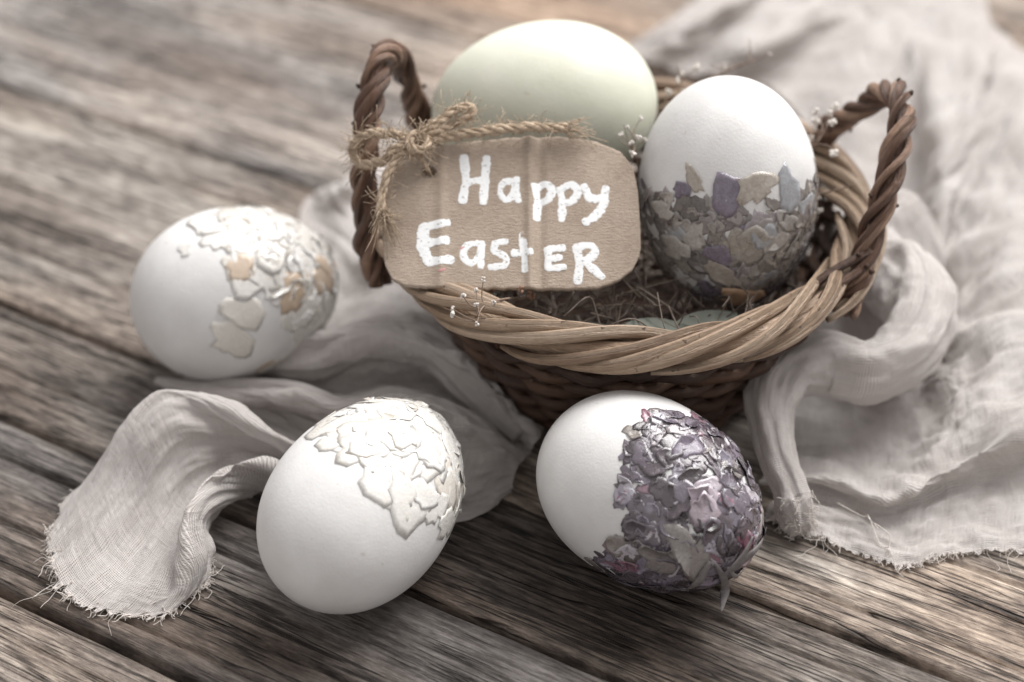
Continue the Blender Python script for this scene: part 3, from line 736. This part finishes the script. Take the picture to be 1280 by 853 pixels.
def crease(px, w_, a): x0 = tloc(px, 268)[0]; return a * np.exp(-((X2 - x0) / w_) ** 2)
def relief(X, Y):
    global X2
    keep = X2; X2 = X
    H = crease(552, .13, .07) + crease(662, .10, .085) + crease(676, .09, -.045) + crease(735, .3, .025) + crease(608, .3, -.02) - 0.03 * ((X - xs.mean()) / 3.2) ** 2
    X2 = keep; return H
Hh = relief(X2, Y2) + 0.01 * fbm(np.stack([X2.ravel() * 1.5, Y2.ravel() * 1.5, 0 * X2.ravel()], 1), 1, 3).reshape(X2.shape)
front = tp0 + X2[..., None] * np.array([1., 0, 0]) + Y2[..., None] * un_dir + Hh[..., None] * tn
back = front - 0.14 * tn
n = NX * NY; f = gridfaces(NX, NY); f2 = [tuple(i + n for i in q[::-1]) for q in f]
ring = [i * NY for i in range(NX)] + [(NX - 1) * NY + j for j in range(1, NY)] + [i * NY + NY - 1 for i in range(NX - 2, -1, -1)] + list(range(NY - 2, 0, -1))
hole = tloc(537, 215)
def inhole(q):
    c = np.mean([[X2.ravel()[i], Y2.ravel()[i]] for i in q], axis=0); return np.hypot((c[0] - hole[0]) / 1.25, c[1] - hole[1]) < 0.125
f_ = [q for q in f if not inhole(q)]; f2_ = [tuple(i + n for i in q[::-1]) for q in f_]
side = [(ring[(i + 1) % len(ring)], ring[i], ring[i] + n, ring[(i + 1) % len(ring)] + n) for i in range(len(ring))]
# walls of the punched hole
from collections import Counter
ec = Counter()
for q in f_:
    for i in range(4): ec[(q[i], q[(i + 1) % 4])] += 1
rs = set(ring)
hw = [(a, b) for (a, b) in ec if (b, a) not in ec and not (a in rs and b in rs)]
hwf = [(b, a, a + n, b + n) for a, b in hw]
mb = MB(); mb.add(np.vstack([front.reshape(-1, 3), back.reshape(-1, 3)]), f_ + f2_ + side + hwf, np.tile(np.stack([X2, Y2], -1).reshape(-1, 2), (2, 1)))
card = mb.build('card', CARD, TT)
# torn lip round the hole
th = np.linspace(0, 2 * math.pi, 40, endpoint=False)
pp = tp0 + (hole[0] + .19 * np.cos(th))[:, None] * np.array([1., 0, 0]) + (hole[1] + .15 * np.sin(th))[:, None] * un_dir + (relief(hole[0] + .19 * np.cos(th), 0) + .0)[:, None] * tn
MB().add(*tube(pp, .022 + .008 * np.sin(5 * th), 6, True)).build('hole_lip', CARD, card)

def stroke(mb, pts, wpx, lift, seed):
    r_ = np.random.default_rng(seed); P = cr(np.array([tloc(*q) for q in pts]), max(10, 9 * (len(pts) - 1)))
    wd = wpx / 50.0 / 2
    d = np.gradient(P, axis=0); d /= np.linalg.norm(d, axis=1)[:, None]; nn = np.stack([-d[:, 1], d[:, 0]], 1)
    # rounded brush ends
    L = np.concatenate([[0], np.cumsum(np.linalg.norm(np.diff(P, axis=0), axis=1))])
    ex0 = P[0] - d[0] * wd * .8; ex1 = P[-1] + d[-1] * wd * .8
    P = np.vstack([ex0, P[0] - d[0] * wd * .5, P, P[-1] + d[-1] * wd * .5, ex1]); nn = np.vstack([nn[0], nn[0], nn, nn[-1], nn[-1]])
    m = len(P); W_ = wd * (1 + .10 * np.sin(np.linspace(0, 9, m) + seed) + r_.normal(0, .07, m)); W_[0] *= .45; W_[-1] *= .45; W_[1] *= .85; W_[-2] *= .85
    a = np.linspace(-1, 1, 7); V = []
    for i in range(m):
        for s_ in a:
            q = P[i] + nn[i] * s_ * W_[i] * (1 + r_.normal(0, .07)); prof = 0.0015 * math.sin(s_ * 8 + seed + i * .4)
            h = relief(np.array(q[0]), 0) + lift + (-0.004 if abs(s_) == 1 else prof)
            V.append(tp0 + np.array([1., 0, 0]) * q[0] + un_dir * q[1] + tn * h)
    mb.add(V, [tuple(q) for q in gridfaces(m, 7)])
letters = [
 [[(580, 197), (582, 225), (578, 251)], [(583, 228), (603, 226)], [(608, 198), (606, 225), (604, 252)]],
 [[(643, 227), (630, 228), (625, 240), (632, 250), (641, 244), (645, 228)], [(646, 224), (645, 240), (648, 251)]],
 [[(668, 233), (672, 252), (671, 273)], [(669, 237), (682, 230), (690, 239), (684, 250), (673, 254)]],
 [[(700, 237), (703, 255), (702, 274)], [(701, 237), (714, 231), (722, 241), (714, 252), (704, 254)]],
 [[(730, 234), (738, 248), (753, 248)], [(757, 236), (754, 256), (745, 269), (732, 278)]],
 [[(528, 284), (559, 279)], [(529, 286), (529, 310), (536, 326)], [(532, 304), (558, 301)], [(536, 328), (564, 325)]],
 [[(597, 304), (584, 307), (579, 319), (588, 329), (598, 321), (602, 306)], [(602, 304), (601, 333)]],
 [[(632, 302), (621, 304), (618, 313), (632, 322), (630, 332), (613, 333)]],
 [[(653, 294), (655, 315), (657, 338)], [(642, 317), (663, 316)]],
 [[(683, 312), (704, 310)], [(685, 313), (685, 335)], [(687, 324), (700, 322)], [(686, 336), (705, 334)]],
 [[(721, 309), (724, 332), (722, 352)], [(721, 310), (737, 307), (744, 315), (735, 325), (725, 328)], [(731, 328), (752, 346)]],
]
widths = [10.5, 8.5, 9.5, 9.5, 10.5, 10.5, 8.5, 8.5, 9, 8.5, 10]
for i, (ss, wpx) in enumerate(zip(letters, widths)):
    mb = MB()
    for j, q in enumerate(ss): stroke(mb, q, wpx * (1.35 if i == 5 and j == 1 else 1), 0.006 + 0.002 * j, i * 7 + j)
    mb.build('letter', PAINT, card)
for i, q in enumerate([[(576, 311), (580, 309)], [(549, 340), (556, 337)]]):
    mb = MB(); stroke(mb, q, 2.4, 0.008, 300 + i); mb.build('paint_fleck', PINKP, card)

# ------------------------------------------------------------------ jute twine
TW = thing('twine_bow', 'frayed jute twine tied in a bow through the tag hole and round the handle', 'twine', tg(525, 185, .3))
fz = MB(); r_ = np.random.default_rng(31)
def twine(name, ctrl, R=0.15, turns=1.1, n=90, ply=3, fuzz=70):
    R *= 0.76; fuzz = int(fuzz * 1.5)
    P = cr(ctrl, n); L = np.concatenate([[0], np.cumsum(np.linalg.norm(np.diff(P, axis=0), axis=1))])
    t_, N, B = frames(P); mb = MB()
    for k in range(ply):
        a = 2 * math.pi * k / ply + L * turns * 2 * math.pi
        rr = R * .5
        p = P + rr * (np.cos(a)[:, None] * N + np.sin(a)[:, None] * B)
        mb.add(*tube(p + 0.012 * np.stack([np.sin(L * 9 + k), np.cos(L * 7.3 + 2 * k), np.sin(L * 8 + 4)], 1), R * .54 * (1 + .16 * np.sin(L * 7 + k) + .1 * np.sin(L * 19 + 2 * k)), 7))
    o = mb.build(name, JUTE, TW)
    for _ in range(fuzz):
        i = int(r_.integers(0, n)); a = r_.uniform(0, 6.28); d = math.cos(a) * N[i] + math.sin(a) * B[i]
        q = P[i] + d * R * .9; s_ = r_.uniform(.12, .55); dr = d * r_.uniform(.1, .9) + t_[i] * r_.normal() + r_.normal(size=3) * .4; dr /= np.linalg.norm(dr)
        fz.add(*tube(cr([q, q + dr * s_ * .5 + r_.normal(size=3) * .05, q + dr * s_ + r_.normal(size=3) * .12], 6), 0.0085, 3))
    return P
hk = 0.28
twine('twine_strand', [tg(536, 214, -.05), tg(531, 205, .22), tg(524, 190, .34), tg(522, 174, .36)], .075, fuzz=12)
twine('twine_tail', [tg(520, 178, .40), tg(560, 171, .34), tg(610, 163, .34), tg(660, 159, .34), tg(708, 160, .3)], .155, fuzz=90)
twine('twine_loop', [tg(520, 178, .35), tg(538, 160, .5), tg(560, 143, .5), tg(584, 132, .45), tg(590, 142, .35), tg(572, 154, .32), tg(545, 165, .42), tg(522, 178, .5)], .15, fuzz=120)
twine('twine_loop', [tg(522, 176, .45), tg(500, 170, .55), tg(474, 166, .5), tg(450, 172, .2), tg(440, 190, -.2), tg(452, 205, -.1), tg(478, 202, .3), tg(492, 188, .55), tg(515, 178, .55)], .15, n=120, fuzz=120)
Pend = twine('twine_tail', [tg(520, 180, .5), tg(502, 192, .55), tg(487, 212, .5), tg(478, 240, .4), tg(476, 266, .35)], .15, fuzz=70)
twine('knot', [tg(528, 168, .5), tg(535, 180, .62), tg(524, 188, .7), tg(512, 178, .7), tg(520, 168, .62), tg(532, 176, .5)], .14, n=60, fuzz=40)
# brush of loose fibres at the cut ends
for e, d, cnt in [(tg(476, 262, .35), tg(482, 285, .3) - tg(476, 262, .35), 130), (tg(704, 160, .3), tg(722, 164, .3) - tg(704, 160, .3), 45)]:
    d = d / np.linalg.norm(d)
    for _ in range(cnt):
        q = e + r_.normal(size=3) * .05; dd = d + r_.normal(size=3) * .42; s_ = r_.uniform(.25, .6)
        fz.add(*tube(cr([q, q + dd * s_ * .5 + r_.normal(size=3) * .05, q + dd * s_ + r_.normal(size=3) * .08], 6), 0.011, 3))
tag(fz.build('loose_fibres', JUTE, TW), kind='stuff')

# ------------------------------------------------------------------ linen gauze
CL = thing('gauze_cloth', 'crumpled pale mauve grey linen gauze trailing under the basket with frayed ends', 'cloth', (0, CY, 0.0))
def loft(rows, nu, nv, name, wr=0.05, wscale=(0.9, 2.2), seed=0, zmin=0.04, world=False, jag=(), big=0.0):
    C = np.array([[(q if world else un(*q)) for q in r] for r in rows], float)      # rows x cols x 3
    A = np.stack([cr(C[:, j], nu) for j in range(C.shape[1])], 1)
    G = np.stack([cr(A[i], nv) for i in range(nu)], 0)
    du = np.concatenate([np.zeros((1, nv)), np.cumsum(np.linalg.norm(np.diff(G, axis=0), axis=2), 0)], 0)
    dv = np.concatenate([np.zeros((nu, 1)), np.cumsum(np.linalg.norm(np.diff(G, axis=1), axis=2), 1)], 1)
    dvm = dv.mean(0)[None, :] * np.ones((nu, 1)); dum = du.mean(1)[:, None] * np.ones((1, nv))
    uv = np.stack([0.5 * du + 0.5 * dum, 0.5 * dv + 0.5 * dvm], -1)
    gu = np.gradient(G, axis=0); gv = np.gradient(G, axis=1); N = np.cross(gu, gv); N /= np.linalg.norm(N, axis=2)[..., None] + 1e-9
    q = np.stack([uv[..., 0] * wscale[1], uv[..., 1] * wscale[0], np.full(uv.shape[:2], seed * 4.7)], -1).reshape(-1, 3)
    d = fbm(q, 0.8, 4).reshape(nu, nv) + 0.9 * (0.25 - np.abs(fbm(q[:, [1, 0, 2]] * 0.55, 1.0, 3, 7.3))).reshape(nu, nv)
    if big:      # soft larger billows where the cloth stands clear of the table
        d2 = fbm(np.stack([uv[..., 0] * .55, uv[..., 1] * .4, np.full(uv.shape[:2], seed * 9.1)], -1).reshape(-1, 3), 1.0, 2).reshape(nu, nv)
        G = G + N * (big * d2 * np.clip(G[..., 2] / 1.2 - .15, 0, 1))[..., None]
    G = G + N * (wr * d)[..., None]
    # ragged raw edges
    for (side, amp) in jag:
        if side == 'r0': idx = (0, slice(None)); inn = (3, slice(None))
        if side == 'r1': idx = (-1, slice(None)); inn = (-4, slice(None))
        if side == 'c0': idx = (slice(None), 0); inn = (slice(None), 3)
        if side == 'c1': idx = (slice(None), -1); inn = (slice(None), -4)
        e = G[idx] - G[inn]; e /= np.linalg.norm(e, axis=1)[:, None] + 1e-9
        k = np.arange(len(e)); G[idx] = G[idx] + e * (amp * (fbm(np.stack([k * .35, k * 0., k * 0. + seed], 1), 1, 3)))[:, None]
    G[..., 2] = np.maximum(G[..., 2], zmin)
    MB().add(G.reshape(-1, 3), gridfaces(nu, nv), uv.reshape(-1, 2)).build(name, CLOTH, CL)
    return G

tail = loft([
 [(92, 618, .05), (135, 585, .05), (190, 565, .05), (235, 560, .05), (285, 560, .05), (330, 565, .05), (385, 580, .05), (440, 600, .05)],
 [(62, 660, .08), (106, 602, .55), (156, 536, 1.5), (200, 487, 2.35), (250, 496, 2.3), (310, 528, 1.9), (375, 560, 1.6), (440, 590, 1.2)],
 [(60, 690, .10), (108, 645, .5), (160, 585, 1.15), (212, 528, 2.0), (262, 522, 2.0), (318, 548, 1.6), (378, 575, 1.2), (440, 600, .9)],
 [(72, 725, .10), (122, 685, .35), (172, 635, .65), (228, 572, 1.25), (280, 552, 1.2), (326, 562, 1.0), (380, 580, .8), (440, 610, .5)],
 [(100, 756, .07), (150, 722, .25), (195, 672, .40), (238, 612, .75), (285, 575, .8), (330, 572, .8), (380, 586, .7), (440, 615, .4)],
 [(150, 768, .06), (188, 742, .22), (216, 700, .35), (236, 648, .7), (268, 604, 1.0), (315, 586, 1.05), (370, 590, .9), (440, 615, .6)],
 [(205, 768, .06), (228, 742, .25), (234, 700, .8), (234, 645, 1.35), (255, 602, 1.55), (298, 580, 1.5), (355, 585, 1.2), (440, 612, .8)],
 [(248, 738, .06), (258, 716, .22), (262, 690, .5), (258, 655, .75), (276, 622, .85), (312, 603, .85), (358, 604, .6), (440, 630, .3)],
 [(258, 722, .05), (262, 708, .10), (264, 690, .15), (264, 665, .15), (288, 632, .15), (320, 618, .12), (362, 620, .08), (440, 640, .05)],
], 150, 150, 'cloth_tail', 0.17, (0.55, 2.4), seed=1, jag=[('c0', .32)], big=0.25)

mid = loft([
 [(300, 540, .05), (360, 552, .05), (430, 590, .05), (500, 625, .05), (565, 652, .06), (612, 638, .06), (636, 616, .06)],
 [(258, 505, .15), (312, 510, .30), (366, 517, .35), (426, 535, .50), (505, 585, .50), (580, 612, .60), (640, 606, .20)],
 [(252, 500, .50), (308, 502, .90), (365, 507, 1.1), (426, 520, 1.15), (502, 520, 1.5), (588, 555, 1.45), (645, 593, .45)],
 [(248, 487, .60), (308, 485, 1.15), (365, 489, 1.4), (426, 505, 1.5), (500, 494, 2.0), (585, 521, 2.0), (650, 580, .6)],
 [(242, 481, .20), (308, 482, .40), (368, 486, .50), (430, 497, .50), (504, 488, .90), (590, 516, .80), (657, 574, .30)],
 [(232, 474, .06), (300, 478, .12), (352, 478, .20), (430, 488, .20), (508, 482, .30), (598, 512, .30), (662, 566, .20)],
 [(222, 468, .05), (302, 468, .10), (345, 462, .60), (430, 460, .90), (505, 455, 1.2), (602, 500, 1.0), (668, 558, .50)],
 [(215, 464, .05), (305, 460, .10), (338, 446, 1.05), (430, 436, 1.5), (498, 425, 1.9), (602, 485, 1.6), (672, 552, .70)],
 [(215, 460, .05), (330, 450, .10), (362, 427, 1.5), (428, 414, 1.9), (490, 404, 2.3), (590, 458, 2.0), (674, 545, .70)],
 [(250, 440, .04), (345, 425, .10), (400, 418, .50), (440, 405, .80), (500, 396, 1.1), (595, 440, .80), (682, 525, .20)],
 [(330, 400, .04), (372, 385, .06), (420, 375, .25), (460, 365, .45), (515, 355, .5), (600, 400, .3), (690, 490, .08)],
 [(372, 330, .04), (398, 322, .2), (440, 315, .8), (480, 310, 1.2), (535, 310, .5), (620, 370, .1), (700, 460, .07)],
 [(375, 290, .04), (396, 280, .1), (430, 270, .3), (470, 255, .3), (545, 265, .2), (630, 345, .07), (710, 440, .06)],
 [(375, 262, .04), (392, 250, .15), (425, 234, 1.0), (462, 214, .9), (545, 230, .2), (640, 320, .07), (720, 420, .06)],
 [(390, 245, .03), (405, 235, .05), (440, 220, .1), (480, 200, .1), (555, 205, .1), (660, 290, .05), (735, 390, .05)],
], 190, 150, 'cloth_fold', 0.15, seed=2, jag=[('c0', .1)])

right = loft([
 [(955, 648, .05), (1010, 670, .05), (1072, 692, .05), (1130, 708, .05), (1165, 700, .05), (1205, 692, .05), (1290, 688, .05), (1420, 672, .05)],
 [(962, 632, .10), (1015, 645, .12), (1075, 665, .15), (1133, 678, .20), (1168, 668, .20), (1205, 660, .20), (1290, 648, .20), (1420, 618, .25)],
 [(975, 618, .15), (1028, 622, .15), (1090, 650, .20), (1140, 645, .25), (1172, 635, .30), (1206, 622, .30), (1290, 590, .35), (1420, 530, .35)],
 [(985, 606, .30), (1035, 606, .30), (1096, 634, .35), (1141, 625, .40), (1174, 612, .50), (1206, 600, .60), (1290, 565, .70), (1420, 500, .70)],
 [(950, 606, .40), (1036, 598, .65), (1096, 624, .75), (1142, 612, .95), (1175, 598, 1.15), (1206, 583, 1.3), (1290, 538, 1.6), (1420, 470, 1.6)],
 [(955, 590, .40), (1042, 578, .35), (1098, 595, .40), (1147, 582, .75), (1178, 570, 1.2), (1206, 555, 1.5), (1290, 505, 1.9), (1420, 440, 1.9)],
 [(960, 560, .30), (1048, 545, .15), (1100, 552, .15), (1150, 540, .50), (1182, 528, 1.15), (1206, 515, 1.6), (1288, 465, 2.15), (1420, 400, 2.1)],
 [(965, 528, 0.3), (1050, 514, 0.3), (1102, 508, 0.3), (1152, 502, 0.5), (1178, 490, 1.2), (1206, 475, 1.7), (1286, 425, 2.3), (1420, 350, 2.2)],
 [(962, 500, 0.3), (1048, 486, 0.3), (1104, 480, 0.3), (1152, 474, 0.5), (1178, 462, 1.2), (1206, 460, 1.6), (1286, 405, 2.35), (1420, 325, 2.25)],
 [(955, 474, 0.3), (1040, 430, 1.0), (1108, 416, 1.2), (1160, 418, 1.2), (1178, 436, 1.1), (1206, 430, 1.6), (1286, 372, 2.45), (1420, 290, 2.3)],
 [(950, 448, 0.3), (1012, 350, 2.30), (1062, 335, 2.50), (1128, 338, 2.50), (1178, 410, 1.0), (1202, 398, 1.6), (1286, 335, 2.5), (1420, 250, 2.4)],
 [(968, 423, 0.3), (1034, 312, 2.60), (1074, 294, 2.90), (1130, 292, 3.00), (1178, 385, 1.0), (1204, 362, 1.6), (1288, 290, 2.6), (1420, 210, 2.5)],
 [(1015, 393, 0.3), (1050, 286, 2.50), (1088, 259, 3.00), (1136, 253, 3.20), (1178, 355, 1.1), (1206, 318, 1.7), (1288, 235, 2.7), (1420, 160, 2.5)],
 [(1036, 365, 0.3), (1062, 300, 1.5), (1098, 265, 2.2), (1148, 255, 2.5), (1178, 327, 1.3), (1204, 272, 1.8), (1282, 180, 2.8), (1420, 110, 2.5)],
 [(1045, 345, 0.5), (1066, 330, 0.7), (1102, 308, 0.9), (1150, 293, 1.2), (1180, 280, 1.5), (1200, 235, 1.9), (1272, 125, 2.8), (1420, 95, 2.4)],
 [(1045, 300, .25), (1080, 280, .30), (1115, 262, .35), (1146, 250, .50), (1164, 225, 1.9), (1190, 195, 2.4), (1262, 84, 2.6), (1330, 78, 2.0)],
 [(1040, 230, .3), (1075, 205, .4), (1112, 185, .4), (1146, 165, .8), (1170, 150, 2.1), (1205, 120, 2.3), (1246, 68, 2.0), (1285, 66, .9)],
 [(1010, 160, .4), (1050, 125, 1.0), (1090, 95, 1.4), (1130, 70, 1.7), (1160, 62, 1.9), (1190, 55, 1.7), (1212, 44, 1.2), (1240, 24, .4)],
 [(960, 110, .3), (1000, 75, .4), (1040, 45, .6), (1080, 20, .9), (1110, 5, 1.1), (1140, -10, 1.2), (1165, -20, 1.0), (1210, -50, .3)],
 [(900, 95, .9), (935, 66, 1.7), (980, 30, 1.7), (1020, 0, 1.4), (1045, -20, 1.2), (1075, -40, .9), (1105, -60, .6), (1150, -90, .2)],
 [(850, 88, .3), (885, 58, .4), (930, 25, .5), (970, -10, .5), (995, -30, .5), (1025, -55, .5), (1050, -80, .4), (1090, -120, .2)],
 [(805, 75, 1.0), (850, 38, 1.6), (900, 8, 1.7), (945, -30, 1.4), (965, -50, 1.2), (990, -75, .9), (1020, -100, .5), (1060, -140, .2)],
 [(770, 72, .05), (812, 40, .05), (865, 5, .05), (910, -35, .05), (930, -50, .05), (955, -75, .05), (990, -105, .05), (1030, -150, .05)],
], 280, 170, 'cloth_heap', 0.15, seed=3, jag=[('r0', .18)], big=0.45)

# fat rolled folds
def roll(name, ctrl, radii, n=90, m=56, seed=0, amp=.05, tip=0, flat=.85):
    P = cr([un(*q) for q in ctrl], n); rad = cr(np.array(radii)[:, None], n)[:, 0]
    t_, N, B = frames(P); th = np.linspace(0, 2 * math.pi, m, endpoint=False); V = []; UVr = []
    L = np.concatenate([[0], np.cumsum(np.linalg.norm(np.diff(P, axis=0), axis=1))])
    for i in range(n):
        for a in th:
            k = amp + (.15 if i < tip else 0)
            rr = rad[i] * (1 + .10 * math.sin(2 * a + L[i] * .9 + seed) + .07 * math.sin(5 * a - L[i] * 1.1 + seed) + k * 1.6 * mnoise.fractal(Vector((math.cos(a) * 1.6, math.sin(a) * 1.6, L[i] * .8 + seed * 7)), 1, 2, 4)
                           + amp * 1.5 * (.2 - abs(mnoise.noise(Vector((math.cos(a) * 2.6 + L[i] * .5, math.sin(a) * 2.6, L[i] * .55 + seed * 3))))))
            V.append(P[i] + rr * (math.cos(a) * N[i] + flat * math.sin(a) * B[i])); UVr.append((L[i], a * .62))
    f = [(i * m + k, i * m + (k + 1) % m, (i + 1) * m + (k + 1) % m, (i + 1) * m + k) for i in range(n - 1) for k in range(m)]
    f.append(tuple(range(m))[::-1]); f.append(tuple((n - 1) * m + k for k in range(m)))
    V = np.array(V); V[:, 2] = np.maximum(V[:, 2], .05)
    MB().add(V, f, UVr).build(name, CLOTH, CL)
    return P, V, t_
P, V, t_ = roll('rolled_fold', [(1002, 664, .36), (996, 638, .60), (988, 608, .95), (974, 578, 1.3), (965, 540, 1.7), (966, 500, 2.1), (986, 466, 2.35), (1030, 456, 2.3), (1082, 464, 2.2), (1128, 444, 2.35), (1150, 398, 2.6), (1134, 354, 2.7), (1088, 342, 2.2), (1050, 352, 1.5)],
                [.30, .60, .52, .50, .60, .70, .78, .90, .92, .96, 1.08, 1.1, .95, .6], 200, 64, 1, .11, 22)
roll('rolled_fold', [(196, 476, .12), (225, 484, .25), (262, 492, .45), (312, 491, .65), (366, 496, .8), (426, 518, .85), (480, 540, .8)], [.10, .22, .33, .36, .38, .38, .36], 110, 36, 5, .05)

roll('rolled_fold', [(330, 462, .5), (350, 450, .95), (395, 448, 1.1), (432, 434, 1.4), (490, 424, 1.75), (545, 440, 1.65), (600, 492, 1.2), (650, 545, .6)], [.2, .42, .48, .55, .62, .6, .5, .25], 130, 40, 8, .13)
# frayed yarns on the raw edges
fr = MB(); r_ = np.random.default_rng(77)
def yarn(q, d, L, curl=.25, rad=.011, drop=True):
    d = d / (np.linalg.norm(d) + 1e-9); pts = [q]; cur = q.copy(); dd = d.copy()
    for k in range(5):
        dd = dd + r_.normal(size=3) * curl; dd[2] -= .12 if drop else 0; dd /= np.linalg.norm(dd); cur = cur + dd * L / 5; cur[2] = max(cur[2], .03); pts.append(cur.copy())
    fr.add(*tube(cr(pts, 12), rad, 3))
def fringe(edge, inner, n, Lr=(.12, .4)):
    for _ in range(n):
        i = int(r_.integers(0, len(edge)))
        if mnoise.noise(Vector((i * .11, n * .7, 0))) < r_.uniform(-.5, .25): continue
        L_ = r_.uniform(*Lr) if Lr[1] > .45 else min(Lr[0] * .6 + r_.exponential((Lr[1] - Lr[0]) * .45), .8)
        e_ = edge[i] - inner[i]; yarn(edge[i] - e_ * .3, e_ / (np.linalg.norm(e_) + 1e-9) + r_.normal(size=3) * .45, L_, r_.uniform(.15, .6), r_.uniform(.006, .013))
fringe(tail[:, 0], tail[:, 3], 700)
fringe(tail[:, 0], tail[:, 3], 14, (.6, 1.3))
fringe(tail[-1, :55], tail[-4, :55], 60, (.1, .35))
fringe(right[0], right[3], 420, (.1, .32)); fringe(right[0], right[3], 16, (.5, 1.2))
fringe(right[230:, -1], right[230:, -4], 40); fringe(mid[-1], mid[-4], 60)
for _ in range(150):
    i = int(r_.integers(0, 24)); k = int(r_.integers(0, 64)); q = V[i * 64 + k]; yarn(q, q - P[i] - t_[i] * .3, r_.uniform(.1, .35), .5)
for (a_, b_) in [((1085, 640, .7), (1125, 705, .1)), ((1060, 625, .7), (1118, 690, .15))]:
    A_, B_ = un(*a_), un(*b_); m_ = [A_ + (B_ - A_) * s_ + r_.normal(size=3) * .12 for s_ in np.linspace(0, 1, 6)]; fr.add(*tube(cr(m_, 20), .014, 4))
tag(fr.build('frayed_yarns', YARN, CL), kind='stuff')
